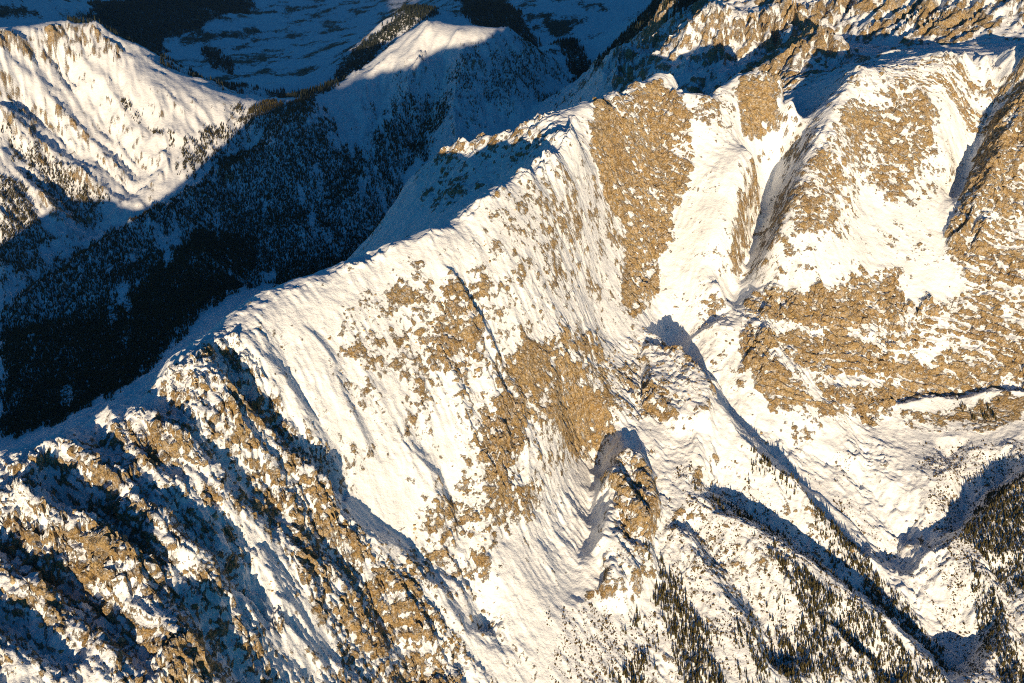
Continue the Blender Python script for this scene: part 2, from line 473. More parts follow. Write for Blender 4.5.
stroke([(425, 40), (405, 100), (380, 160), (345, 215)], 90, 170, 170)
stroke([(475, 45), (455, 100), (430, 150)], 80, 160, 160)
stroke([(530, 40), (520, 75), (500, 110)], 70, 150, 150)
stroke([(450, 50), (430, 110), (405, 150)], -50, 120, 120)
# the far left mountain
cut([(0, 58), (45, 98), (95, 140), (140, 185)], 55, 130, 420, -1, 15)
cut([(-20, 105), (30, 135), (80, 170), (125, 210)], 75, 140, 420, -1, 20)
cut([(-20, 150), (20, 178), (60, 220), (80, 245)], 70, 130, 380, -1, 15)
cut([(60, 40), (95, 80), (120, 110), (150, 140)], 30, 90, 300, -1, 8)
cut([(30, 45), (70, 95), (110, 140)], 35, 90, 280, -1, 8)

kb2 = poly([(645, 350), (690, 358), (716, 392), (712, 430), (680, 436), (645, 410)]); km = window(kb2, 60)
Z[km] += 30 * smooth(-12, 24, sdist(WXS[km], WYS[km], kb2))
# --- ruggedness of the ground
rug = np.full(Z.shape, 0.33)
LL = [(-140, 515), (0, 462), (60, 442), (100, 434), (140, 402), (190, 362), (232, 336), (300, 430), (340, 520), (420, 590), (490, 683), (490, 800), (-140, 800)]
SUMMIT = [(602, 100), (640, 86), (660, 78), (682, 96), (700, 150), (690, 180), (672, 225), (655, 300), (635, 325), (622, 300), (624, 230), (600, 190), (590, 150)]
SUMMIT2 = [(736, 80), (760, 76), (786, 82), (778, 110), (755, 148), (742, 135), (736, 105)]
CLIFF = [(742, 300), (800, 300), (832, 288), (862, 262), (900, 272), (908, 302), (960, 290), (1030, 285), (1160, 285), (1160, 380), (1060, 380), (965, 392), (905, 402), (880, 424), (830, 418), (780, 395), (742, 352)]
RFACE = [(840, 110), (870, 95), (925, 90), (938, 150), (905, 205), (862, 190), (850, 240), (800, 240), (790, 205), (815, 150)]
RRIB = [(1000, 95), (1060, 90), (1160, 95), (1160, 290), (960, 290), (945, 240), (965, 190), (985, 130)]
SPECK = [(560, 318), (645, 326), (700, 350), (716, 400), (700, 432), (650, 425), (590, 418), (555, 420), (500, 440), (520, 380)]
CENTRE = [(440, 268), (520, 272), (500, 340), (568, 345), (545, 372), (522, 395), (530, 450), (515, 530), (470, 600), (400, 620), (400, 520), (460, 470), (440, 400), (418, 350)]
KNOB = [(600, 462), (645, 465), (652, 520), (648, 572), (632, 604), (580, 604), (608, 560), (615, 510)]
SPUR = [(440, 158), (470, 146), (520, 128), (560, 116), (580, 120), (560, 142), (530, 165), (480, 195), (440, 210), (415, 205)]
LPEAK = [(0, 36), (30, 32), (62, 22), (88, 24), (125, 52), (140, 58), (120, 70), (80, 62), (40, 70), (0, 60)]
LLOW = [(0, 70), (60, 100), (130, 110), (150, 150), (130, 200), (60, 235), (0, 240)]
for pts, w in (([(640, 440), (720, 430), (860, 500), (960, 600), (1000, 720), (560, 720), (600, 610)], .5), ([(740, 400), (900, 440), (1040, 440), (1040, 600), (930, 560), (840, 470)], .45), (SPUR, .8), (LPEAK, .8), (LLOW, .5), (LL, 1.15), (SUMMIT, .95), (SUMMIT2, 1.05), (CLIFF, .95), (RFACE, .75), (RRIB, 1.15), (SPECK, .7), ([(640, 335), (690, 345), (718, 385), (712, 425), (680, 430), (640, 400)], .9), (CENTRE, .6), (KNOB, 1.0)):
    paint(rug, pts, w, 25)
farR = smooth(3500, 3900, RAD)[:, None] * np.ones((1, NC))
massif = smooth(3450, 3650, GY) * smooth(300, 500, GX) * (1 - smooth(5600, 6200, GY))
rug = np.maximum(rug, massif * 0.8)
cs = [c for c in CREST if 125 < c[0] < 600]
paint(rug, [(u, v + 3) for u, v, z in cs] + [(u, v + 15) for u, v, z in reversed(cs)], .8, 10)
llm = np.zeros(Z.shape); paint(llm, LL, 1.0, 40)

def gully(Z, wl, seed, nblur=2):
    gx, gy = grad(blur(Z.copy(), nblur))
    sl = np.hypot(gx, gy) + 1e-4
    qx, qy = (-gy / sl).astype(F32), (gx / sl).astype(F32)
    px, py = (GX / wl).astype(F32), (GY / wl).astype(F32)
    fx, fy = np.floor(px), np.floor(py)
    ix, iy = fx.astype(np.int32), fy.astype(np.int32)
    tx, ty = px - fx, py - fy
    acc = np.zeros(px.shape, F32); tot = np.zeros(px.shape, F32)
    z0 = np.zeros(1, np.int32)
    for i in (-1, 0, 1):
        for j in (-1, 0, 1):
            h = _hash(ix + i, iy + j, z0, seed)
            jx = _h01(h); jy = _h01(h >> np.uint32(16))
            dx = tx - i - jx; dy = ty - j - jy
            w = np.exp(-2.4 * (dx * dx + dy * dy))
            acc += w * np.cos((dx * qx + dy * qy) * F32(6.2831853)); tot += w
    return acc / (tot + 1e-6)

slope0 = np.hypot(*grad(Z)); sl = smooth(0.15, 0.6, slope0)
near = 1 - farR
def fins(n): return 1.0 - 2.0 * np.abs(n)
patch = 0.35 + 1.3 * smooth(-.35, .45, fbm2(gx32 / 230, gy32 / 230, 3, 451))       # rougher and calmer parts
rug = rug * np.where(farR > .5, 1.0, 0.55 + 0.45 * patch)
LM = 1.0 - 0.45 * farR * (1 - massif)                      # the far mountains are broader and calmer
brk = 0.25 + 1.5 * smooth(-.3, .4, fbm2(gx32 / 95, gy32 / 95, 3, 461))
Z += near * sl * (0.4 + 9 * rug) * fins(gully(Z, 190, 301, 6)) * patch
Z += LM * farR * sl * (42 - 22 * massif) * (0.8 * fins(gully(Z, 560, 305, 3)) + 0.45 * fins(gully(Z, 270, 306, 2)))
Z += sl * near * (0.2 + 5 * rug) * fins(gully(Z, 80, 302, 4)) * brk + LM * farR * sl * (20 + 14 * massif) * fins(gully(Z, 150, 307, 2))
Z += sl * near * (0.2 + 3.2 * rug) * fins(gully(Z, 38, 303, 2)) * brk
Z += sl * near * (0.1 + 1.7 * rug) * fins(gully(Z, 21, 304, 1)) * patch
Z += near * (1.2 + 7 * rug) * fbm2(gx32 / 75, gy32 / 75, 6, 401, 0.58, ridged=True)
Z += farR * sl * 9 * fbm2(gx32 / 160, gy32 / 160, 5, 411, 0.6, ridged=True) * (1 + massif)

# --- the snow hollow and its rock knob
pit([(590, 420), (584, 460), (572, 505), (555, 560), (540, 610)], 140, 98)
kb = poly([(594, 440), (612, 452), (640, 462), (652, 478), (660, 520), (650, 548), (656, 580), (632, 612), (598, 604), (606, 575), (596, 552), (604, 512), (594, 480)]); km = window(kb, 60)
Z[km] += 52 * smooth(-12, 24, sdist(WXS[km], WYS[km], kb)) * (1 + .45 * fbm2((WXS[km] / 55).astype(F32), (WYS[km] / 55).astype(F32), 3, 877))
# --- rock cover (painted limits + steepness + broken noise)
rock = np.full(Z.shape, 0.17)
for pts, w, s in ((SUMMIT, .78, 16), (SUMMIT2, .85, 14), (CLIFF, .67, 20), (RFACE, .56, 30), (RRIB, .6, 25), (SPECK, .55, 25), (KNOB, .60, 18), (LL, .39, 30), (SPUR, .4, 30), (LPEAK, .68, 40), (LLOW, .42, 60)):
    paint(rock, pts, w, s)
paint(rock, [(445, 270), (475, 275), (520, 272), (530, 290), (490, 300), (482, 350), (490, 378), (452, 388), (420, 350), (440, 310)], .62, 25)
paint(rock, [(330, 285), (440, 270), (470, 330), (440, 400), (380, 390), (330, 350)], .44, 30)
paint(rock, [(300, 300), (460, 230), (580, 150), (600, 300), (560, 420), (480, 560), (400, 600), (330, 420)], .21, 40)
paint(rock, [(640, 440), (720, 430), (900, 600), (1000, 700), (640, 700)], .24, 60)
paint(rock, [(505, 352), (568, 338), (556, 365), (524, 388), (528, 440), (510, 480), (470, 470), (490, 400)], .72, 16)
paint(rock, [(480, 400), (525, 410), (525, 520), (470, 600), (390, 600), (400, 520), (450, 470)], .52, 25)
BUTT = [(640, 335), (690, 345), (718, 385), (712, 425), (680, 430), (640, 400)]
paint(rock, BUTT, .52, 20)
for pts in ([(775, 345), (790, 360), (832, 405), (826, 411), (785, 374), (770, 356)], [(742, 320), (790, 324), (830, 334), (830, 341), (790, 335), (742, 330)], [(850, 328), (900, 353), (945, 343), (945, 352), (900, 364), (850, 340)], [(800, 372), (850, 382), (900, 376), (900, 384), (850, 392), (800, 380)]):
    paint(rock, pts, .15, 8, 'set')
paint(rock, [(900, 410), (1000, 400), (1040, 400), (1000, 432), (905, 432)], .8, 12)
for pts in ([(245, 520), (290, 560), (330, 640), (330, 690), (280, 690), (240, 600)], [(318, 420), (372, 440), (425, 530), (400, 540), (340, 470)], [(290, 530), (330, 535), (370, 570), (340, 590)]):
    paint(rock, pts, .12, 20, 'set'); paint(rug, pts, .2, 20, 'set')
rock = np.maximum(rock, massif * .58)
paint(rock, [(835, 100), (850, 72), (930, 56), (1040, 56), (1040, 100), (930, 90), (870, 96)], .45, 25); paint(rug, [(835, 100), (850, 72), (930, 56), (1040, 56), (1040, 100), (930, 90), (870, 96)], .7, 30)
paint(rock, [(690, 96), (732, 96), (735, 150), (700, 190), (694, 150)], .35, 15, 'set')
# @@BUILD
# --- final positions: crags, ledges and blocks pushed out along the surface normal
gx, gy = grad(blur(Z.copy(), 5))
nl = 1.0 / np.sqrt(gx * gx + gy * gy + 1)
NX, NY, NZ = -gx * nl, -gy * nl, nl
z32 = Z.astype(F32)
cliffm = np.zeros(Z.shape); paint(cliffm, CLIFF, 1.0, 25); paint(cliffm, RRIB, .7, 25); cliffm = np.maximum(cliffm, .6 * massif)
rw = np.clip(rug + 0.35 * (rock - .3), 0.02, 1.2)
FS = (1 + 0.9 * farR).astype(F32)                       # larger forms far off
fall, acr = 0.76 * gx32 - 0.65 * gy32, 0.65 * gx32 + 0.76 * gy32      # along and across the general fall of the ground
ST = (1.2 + 0.8 * llm).astype(F32)
def n3(l, seed, squash=1.0): return noise3(fall / (l * FS * ST), acr / (l * FS), z32 / (l * squash * FS * (0.5 + 0.5 * ST)), seed)
n48, n22 = n3(60, 501), n3(27, 502)
dip = z32 + 0.22 * gx32 - 0.10 * gy32 + 24 * n48 + 7 * n22
saw = (dip / (21 * FS)) % 1.0
ledge = np.where(saw < 0.75, saw / 0.75, (1 - saw) / 0.25) * 2 - 1
n12, n6 = n3(13, 503), n3(6.5, 504)
def facet(l, seed):
    """Angular blocks: every cell of a jittered 3-D lattice is a tilted plane."""
    out = np.zeros(Z.shape, F32); m = (rw * FS) > 0.22
    f = FS[m] * F32(l)
    px, py, pz = fall[m] / (f * 2.6), acr[m] / (f * .8), z32[m] / (f * 1.7)
    ix, iy, iz = np.floor(px).astype(np.int32), np.floor(py).astype(np.int32), np.floor(pz).astype(np.int32)
    best = np.full(px.shape, 9.0, F32); val = np.zeros(px.shape, F32)
    for a in (-1, 0, 1):
        for b in (-1, 0, 1):
            for c in (-1, 0, 1):
                h = _hash(ix + a, iy + b, iz + c, seed)
                dx = px - (ix + a) - _h01(h); dy = py - (iy + b) - _h01(h >> np.uint32(8)); dz = pz - (iz + c) - _h01(h >> np.uint32(16))
                d = dx * dx + dy * dy + dz * dz
                k = d < best
                h2 = _hash(ix + a, iy + b, iz + c, seed + 77)
                v = (_h01(h2) - F32(.5)) * F32(1.1) + dx * (_h01(h2 >> np.uint32(8)) - F32(.5)) * 2 + dy * (_h01(h2 >> np.uint32(16)) - F32(.5)) * 2 + dz * F32(.5)
                best = np.where(k, d, best); val = np.where(k, v, val)
    out[m] = val
    return out
f24, f11 = facet(26, 541), facet(12, 547)
crag = 4.5 * (0.5 * n48 + 0.5 * (1 - 2 * np.abs(n48))) + 2.4 * (1 - 2 * np.abs(n22)) + 3.4 * f24 + (2.4 + 1.6 * llm) * f11 \
     + 1.4 * (1 - 2 * np.abs(n12)) + 1.4 * n6 + (1.6 + 1.5 * cliffm) * ledge * smooth(.5, 1.1, slope0)
crag = crag * rw * FS
X = GX + NX * crag; Y = GY + NY * crag; Z = Z + NZ * crag
Pg = np.stack([X, Y, Z], -1)
du = np.gradient(Pg, axis=1); dv = np.gradient(Pg, axis=0)
nrm = np.cross(du, dv); nz = nrm[..., 2] / np.linalg.norm(nrm, axis=-1)
nz = np.abs(nz)
def n3u(l, seed): return noise3(gx32 / (l * FS), gy32 / (l * FS), z32 / (l * FS), seed)
pn = 0.55 * n3(110, 600) + 0.46 * n3u(36, 601) + 0.56 * n3(15, 602) + 0.55 * n3u(8, 603) + 0.45 * n3u(4.2, 604)
conv = np.clip((Z - blur(Z.copy(), 6)) / 2.5, -1, 1)
conv2 = np.clip((Z - blur(Z.copy(), 40)) / 8.0, -1, 1)
ROCK = 1.3 * (rock - 0.64) + 0.72 * pn + 1.3 * (0.70 - nz) + 0.08 * conv + 0.06 * conv2 + 0.16 * f11 + 0.10 * f24
ROCK = np.clip(ROCK, -1, 1)
proud = 1.8 * smooth(-.05, .25, ROCK) * (1 - .5 * farR) * (0.75 + 0.5 * n3(3.6, 611))          # bare rock stands above the snow
X = X + NX * proud; Y = Y + NY * proud; Z = Z + NZ * proud
WOOD = np.zeros(Z.shape)

# ----------------------------------------------------------------------------
# materials
# ----------------------------------------------------------------------------
def new_mat(name):
    m = bpy.data.materials.new(name); m.use_nodes = True
    return m, m.node_tree, m.node_tree.nodes["Principled BSDF"]
def N(nt, t, **kw):
    n = nt.nodes.new(t)
    for k, v in kw.items():
        if k == 'inp':
            for kk, vv in v.items(): n.inputs[kk].default_value = vv
        else: setattr(n, k, v)
    return n

mat, nt, bsdf = new_mat("snow_and_rock")
L = nt.links.new
geo = N(nt, "ShaderNodeNewGeometry")
def tex(scale, detail=3, rough=0.6, dist=0.0, vec=None):
    n = N(nt, "ShaderNodeTexNoise", inp={'Scale': scale, 'Detail': detail, 'Roughness': rough, 'Distortion': dist})
    L(vec or geo.outputs['Position'], n.inputs['Vector']); return n.outputs['Fac']
def math_(op, a, b=None, clamp=False):
    n = N(nt, "ShaderNodeMath", operation=op, use_clamp=clamp)
    for i, q in enumerate((a, b)):
        if q is None: continue
        if isinstance(q, (int, float)): n.inputs[i].default_value = q
        else: L(q, n.inputs[i])
    return n.outputs[0]
def ramp(fac, stops):
    n = N(nt, "ShaderNodeValToRGB"); e = n.color_ramp.elements
    while len(e) < len(stops): e.new(0.5)
    for el, (p, c) in zip(e, stops): el.position = p; el.color = (*c, 1)
    L(fac, n.inputs[0]); return n.outputs[0]
def mix(f, a, b, mode='MIX'):
    n = N(nt, "ShaderNodeMix", data_type='RGBA', blend_type=mode)
    if isinstance(f, (int, float)): n.inputs[0].default_value = f
    else: L(f, n.inputs[0])
    for i, q in ((6, a), (7, b)):
        if isinstance(q, tuple): n.inputs[i].default_value = (*q, 1)
        else: L(q, n.inputs[i])
    return n.outputs[2]
at_rock = N(nt, "ShaderNodeAttribute", attribute_name="rock").outputs['Fac']
at_wood = N(nt, "ShaderNodeAttribute", attribute_name="wood").outputs['Fac']
fine = math_('SUBTRACT', tex(0.20, 6, 0.72), 0.5)
mask = math_('ADD', at_rock, math_('MULTIPLY', fine, 1.5))
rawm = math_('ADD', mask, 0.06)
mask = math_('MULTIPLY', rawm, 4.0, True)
edge_shade = math_('SUBTRACT', 1.0, math_('MULTIPLY', rawm, 2.6), True)          # dark rim painted on rock beside the snow, in place of small shadows
rockc = ramp(tex(0.014, 6, 0.70), [(0.28, (.20, .165, .115)), (0.40, (.47, .33, .15)), (0.55, (.63, .49, .27)), (0.74, (.60, .56, .48))])
rockc = mix(0.45, rockc, ramp(tex(0.22, 6, 0.76), [(0.32, (.15, .11, .06)), (0.50, (.56, .44, .25)), (0.70, (.82, .74, .58))]))
# beds of lighter and darker stone, tilted like the ledges
mp = N(nt, "ShaderNodeMapping"); mp.inputs['Scale'].default_value = (0.012, 0.008, 0.075); mp.inputs['Rotation'].default_value = (0.10, -0.22, 0)
L(geo.outputs['Position'], mp.inputs['Vector'])
rockc = mix(0.65, rockc, ramp(tex(1.0, 5, 0.65, 0.6, mp.outputs[0]), [(0.32, (.40, .32, .22)), (0.46, (.82, .76, .66)), (0.62, (1, 1, 1))]), 'MULTIPLY')
def crack(scale, width):
    a = math_('ABSOLUTE', math_('SUBTRACT', tex(scale, 3, 0.55, 0.4), 0.5))
    return math_('SUBTRACT', 1.0, math_('DIVIDE', a, width), True)
rockc = mix(math_('MULTIPLY', math_('MAXIMUM', crack(0.045, 0.03), crack(0.14, 0.032)), 0.85), rockc, (.085, .062, .035))
snowc = ramp(tex(0.02, 5, .6), [(0.3, (.70, .725, .76)), (0.5, (.83, .845, .865)), (0.7, (.88, .89, .90))])
rockc = mix(1.0, rockc, (.90, .82, .68), "MULTIPLY")
rockc = mix(math_('MULTIPLY', edge_shade, 0.8), rockc, (.10, .075, .045))
dust = math_('MULTIPLY', math_('SUBTRACT', math_('ADD', math_('MULTIPLY', tex(0.30, 6, 0.8), .6), math_('MULTIPLY', tex(0.07, 5, 0.75), .4)), 0.505), 9.0, True)
rockc = mix(math_('MULTIPLY', dust, 0.78), rockc, (.80, .81, .83))
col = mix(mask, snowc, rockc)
woodm = math_('MULTIPLY', math_('SUBTRACT', math_('ADD', at_wood, math_('MULTIPLY', math_('SUBTRACT', tex(0.05, 4, 0.7), 0.5), 1.4)), 0.5), 8.0, True)
col = mix(woodm, col, ramp(tex(0.2, 3), [(0.3, (.018, .02, .010)), (0.7, (.05, .045, .022))]))
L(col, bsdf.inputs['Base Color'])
bsdf.inputs['Roughness'].default_value = 0.75
bsdf.inputs['Specular IOR Level'].default_value = 0.15
bh = math_('ADD', math_('MULTIPLY', tex(0.25, 5, 0.7), math_('ADD', math_('MULTIPLY', mask, 10.0), 1.6)), math_('MULTIPLY', tex(0.06, 4), 4.0))
bump = N(nt, "ShaderNodeBump", inp={'Strength': 0.9, 'Distance': 1.0}); L(bh, bump.inputs['Height'])
L(bump.outputs[0], bsdf.inputs['Normal'])
GROUND = mat

# ----------------------------------------------------------------------------
# the ground, cut into its mountains
# ----------------------------------------------------------------------------
idx = np.arange(NR * NC).reshape(NR, NC)
quads = np.stack([idx[:-1, 1:], idx[:-1, :-1], idx[1:, :-1], idx[1:, 1:]], -1)[:, :, ::-1]
CXq = (GX[:-1, :-1] + GX[1:, 1:]) / 2; CYq = (GY[:-1, :-1] + GY[1:, 1:]) / 2
gl = np.array([at_y(815, 92, 3470)[:2]] + [pix(*p) for p in [(780, 160), (763, 200), (750, 245), (738, 285), (716, 318), (740, 385), (800, 425), (850, 455), (890, 490), (910, 545), (950, 600), (1010, 665), (1060, 720)]])
o_ = np.argsort(gl[:, 1]); xb = np.interp(CYq, gl[o_, 1], gl[o_, 0])
cr = np.array([c[:2] for c in cw]); o_ = np.argsort(cr[:, 0]); yc = np.interp(CXq, cr[o_, 0], cr[o_, 1])
st = np.array([pix(245, 106), pix(222, 150), pix(195, 200), pix(100, 312), pix(2, 350), (-2600, 3000)]); o_ = np.argsort(st[:, 1]); xs = np.interp(CYq, st[o_, 1], st[o_, 0])
reg = np.full(CXq.shape, 0)                                     # 0 main ridge
reg[(CXq > xb) & (CYq < yc + 500) & (CYq > 0)] = 1               # right face
back = (CYq - yc) > np.where(CXq < 100, 1150, np.where(CXq < 700, 950, 350))
reg[back & (CXq >= xs)] = 2                                     # wooded mountain
reg[back & (CXq < xs)] = 3                                      # left mountain
reg[(CXq > 250) & (CYq > 3620) & (CYq < 6200) & (CXq > 0.1 * CYq)] = 4   # massif
reg[(CYq > 7600) | ((CYq > 6900) & (CXq < -1250))] = 5
def mesh_from(name, qsel):
    used, inv = np.unique(qsel.ravel(), return_inverse=True)
    me = bpy.data.meshes.new(name)
    co = np.stack([X.ravel()[used], Y.ravel()[used], Z.ravel()[used]], -1).astype(F32)
    me.vertices.add(len(used)); me.vertices.foreach_set("co", co.ravel())
    me.loops.add(qsel.size); me.loops.foreach_set("vertex_index", inv.ravel().astype(np.int32))
    me.polygons.add(len(qsel)); me.polygons.foreach_set("loop_start", np.arange(0, qsel.size, 4, dtype=np.int32))
    for nm, A in (("rock", ROCK), ("wood", WOOD)):
        at = me.attributes.new(nm, 'FLOAT', 'POINT'); at.data.foreach_set("value", A.ravel()[used].astype(F32))
    me.update()
    me.polygons.foreach_set("use_smooth", (ROCK.ravel()[qsel].mean(1) < 0.02))
    me.materials.append(GROUND)
    return me
def build_ground():
    for k, (name, label) in enumerate([
        ("snowy_ridge", "long sunlit snow and rock ridge rising from bottom left to twin summits"),
        ("cliff_face", "broad ochre cliff face above the snow apron on the right"),
        ("wooded_mountain", "snowy mountain with dark forest, mostly in blue shade, behind the ridge"),
        ("snowy_mountain", "sunlit snow mountain with small rocky tops in the upper left corner"),
        ("rock_massif", "jagged rock walls and snow basins closing the view at upper right"),
        ("valley_floor", "hazy far valley with snow fields and dark wooded hills")]):
        me = mesh_from(name, quads[reg == k].reshape(-1, 4))
        o = bpy.data.objects.new(name, me); scene.collection.objects.link(o)
        o["kind"] = "structure"; o["label"] = label

# ----------------------------------------------------------------------------
# woods: where trees grow
# ----------------------------------------------------------------------------
def needle_mat(name, a, b):
    m, nt, bs = new_mat(name)
    g = nt.nodes.new("ShaderNodeNewGeometry"); oi = nt.nodes.new("ShaderNodeObjectInfo")
    n = nt.nodes.new("ShaderNodeTexNoise"); n.inputs['Scale'].default_value = 0.6; nt.links.new(g.outputs['Position'], n.inputs['Vector'])
    add = nt.nodes.new("ShaderNodeMath"); add.operation = 'ADD'; nt.links.new(n.outputs['Fac'], add.inputs[0]); 
    mu = nt.nodes.new("ShaderNodeMath"); mu.operation = 'MULTIPLY_ADD'; mu.inputs[1].default_value = 0.5; mu.inputs[2].default_value = -0.25
    nt.links.new(oi.outputs['Random'], mu.inputs[0]); nt.links.new(mu.outputs[0], add.inputs[1])
    r = nt.nodes.new("ShaderNodeValToRGB"); e = r.color_ramp.elements
    e[0].position = .3; e[0].color = (*a, 1); e[1].position = .8; e[1].color = (*b, 1)
    nt.links.new(add.outputs[0], r.inputs[0]); nt.links.new(r.outputs[0], bs.inputs['Base Color'])
    bs.inputs['Roughness'].default_value = .9; bs.inputs['Specular IOR Level'].default_value = .1
    return m
NEEDLE = needle_mat("spruce_needles", (.040, .034, .013), (.085, .068, .026))
TWIG = needle_mat("dwarf_pine_twigs", (.075, .055, .022), (.15, .105, .045))
BARK = needle_mat("bark", (.06, .04, .025), (.10, .07, .045))

def mesh_obj_data(name, verts, faces, mat):
    me = bpy.data.meshes.new(name); me.from_pydata(verts, [], faces); me.update(); me.materials.append(mat); return me
def crown_mesh(name, seed, tiers, sides, h=1.0, r=0.15, base=0.10, mat=None):
    rnd = random.Random(seed); V, Fc = [], []
    for k in range(tiers):
        f0 = k / tiers
        z0 = base + (h - base) * f0 * 0.92; z1 = min(h, z0 + (h - base) * (1.55 / tiers)) if k < tiers - 1 else h
        rr = r * (1 - f0) ** 0.8 + 0.012
        tw = rnd.random() * 6.28; b = len(V); ox, oy = rnd.uniform(-.1, .1) * rr, rnd.uniform(-.1, .1) * rr
        n = sides * 2
        for i in range(n):                           # ragged skirt: long and short boughs in turn
            a = tw + i * 6.2832 / n
            q = rr * (rnd.uniform(.85, 1.2) if i % 2 else rnd.uniform(.45, .65))
            V.append((ox + q * math.cos(a), oy + q * math.sin(a), z0 + (rnd.uniform(-.03, .0) if i % 2 else rnd.uniform(.01, .05)) * h))
        V.append((ox * .3, oy * .3, z1))
        for i in range(n): Fc.append((b + i, b + (i + 1) % n, b + n))
    return mesh_obj_data(name, V, Fc, mat or NEEDLE)
def trunk_mesh(name, h=1.0):
    V, Fc = [], []
    for z, r in ((-0.06, .020), (.14, .016), (.6, .008), (.9, .002)):
        for i in range(5): V.append((r * math.cos(i * 1.2566), r * math.sin(i * 1.2566), z * h))
    for k in range(3):
        for i in range(5): Fc.append((k * 5 + i, k * 5 + (i + 1) % 5, k * 5 + 5 + (i + 1) % 5, k * 5 + 5 + i))
    return mesh_obj_data(name, V, Fc, BARK)
def bush_mesh(name, seed):
    rnd = random.Random(seed); V, Fc = [], []
    for k in range(4):
        ox, oy = rnd.uniform(-.45, .45), rnd.uniform(-.45, .45); b = len(V); rr = rnd.uniform(.35, .6); hh = rnd.uniform(.4, .8)
        for i in range(6):
            a = i * 1.047 + rnd.random() * .5; q = rr * rnd.uniform(.7, 1.2)
            V.append((ox + q * math.cos(a), oy + q * math.sin(a), rnd.uniform(-.15, .1)))
        V.append((ox, oy, hh))
        for i in range(6): Fc.append((b + i, b + (i + 1) % 6, b + 6))
    return mesh_obj_data(name, V, Fc, TWIG)
PROTO_TREES = [bpy.data.objects.new("spruce_shape", crown_mesh("spruce_shape", 5 + k, 4 + k % 2, 4, 1.0, (.17, .20, .185)[k], .06)) for k in range(3)]
FARNEEDLE = needle_mat("distant_shaded_needles", (.016, .020, .014), (.030, .034, .022))  # darker copy of the needles: shade on the far woods put into the colour
PROTO_FAR = [bpy.data.objects.new("far_spruce_shape", crown_mesh("far_spruce_shape", 25 + k, 3, 3, 1.0, .17, .02, FARNEEDLE)) for k in range(2)]
PROTO_BUSH = [bpy.data.objects.new("bush_shape", bush_mesh("bush_shape", 55 + k)) for k in range(3)]

def node_group(name, protos):
    g = bpy.data.node_groups.new(name, 'GeometryNodeTree')
    g.interface.new_socket("Geometry", in_out='INPUT', socket_type='NodeSocketGeometry')
    g.interface.new_socket("Geometry", in_out='OUTPUT', socket_type='NodeSocketGeometry')
    gi = g.nodes.new("NodeGroupInput"); go = g.nodes.new("NodeGroupOutput")
    j = g.nodes.new("GeometryNodeJoinGeometry")
    for p in reversed(protos):
        oi = g.nodes.new("GeometryNodeObjectInfo"); oi.inputs['Object'].default_value = p; oi.inputs['As Instance'].default_value = True
        g.links.new(oi.outputs['Geometry'], j.inputs[0])
    iop = g.nodes.new("GeometryNodeInstanceOnPoints")
    iop.inputs['Pick Instance'].default_value = True
    rnd = g.nodes.new("FunctionNodeRandomValue"); rnd.data_type = 'INT'
    rnd.inputs[4].default_value = 0; rnd.inputs[5].default_value = len(protos) - 1
    na = g.nodes.new("GeometryNodeInputNamedAttribute"); na.data_type = 'FLOAT'; na.inputs[0].default_value = "size"
    nr = g.nodes.new("GeometryNodeInputNamedAttribute"); nr.data_type = 'FLOAT_VECTOR'; nr.inputs[0].default_value = "turn"
    g.links.new(gi.outputs[0], iop.inputs['Points']); g.links.new(j.outputs[0], iop.inputs['Instance'])
    g.links.new(rnd.outputs[2], iop.inputs['Instance Index'])
    g.links.new(na.outputs[0], iop.inputs['Scale']); g.links.new(nr.outputs[0], iop.inputs['Rotation'])
    g.links.new(iop.outputs[0], go.inputs[0])
    return g
def stone_mesh(name, seed):
    rnd = random.Random(seed); import bmesh
    bm = bmesh.new(); bmesh.ops.create_icosphere(bm, subdivisions=1, radius=1.0)
    for v in bm.verts:
        k = rnd.uniform(.6, 1.15); v.co.x *= k * 1.15; v.co.y *= k * .9; v.co.z *= k * .8
    me = bpy.data.meshes.new(name); bm.to_mesh(me); bm.free(); me.materials.append(STONE); return me
STONE = needle_mat("crag_stone", (.26, .19, .10), (.56, .44, .26))
PROTO_STONE = [bpy.data.objects.new("stone_shape", stone_mesh("stone_shape", 90 + k)) for k in range(4)]
G_STONE = node_group("scatter_stones", PROTO_STONE)
G_TREE = node_group("scatter_spruces", PROTO_TREES); G_FAR = node_group("scatter_far_spruces", PROTO_FAR); G_BUSH = node_group("scatter_bushes", PROTO_BUSH)

def scatter(name, label, pts, sizes, group):
    me = bpy.data.meshes.new(name); me.vertices.add(len(pts)); me.vertices.foreach_set("co", np.asarray(pts, F32).ravel())
    a = me.attributes.new("size", 'FLOAT', 'POINT'); a.data.foreach_set("value", np.asarray(sizes, F32))
    t = np.zeros((len(pts), 3), F32); t[:, 2] = RNG.random(len(pts)) * 6.28; t[:, :2] = RNG.normal(0, .03, (len(pts), 2))
    a = me.attributes.new("turn", 'FLOAT_VECTOR', 'POINT'); a.data.foreach_set("vector", t.ravel())
    o = bpy.data.objects.new(name, me); scene.collection.objects.link(o)
    md = o.modifiers.new("scatter", 'NODES'); md.node_group = group
    o["kind"] = "stuff"; o["label"] = label
    return o

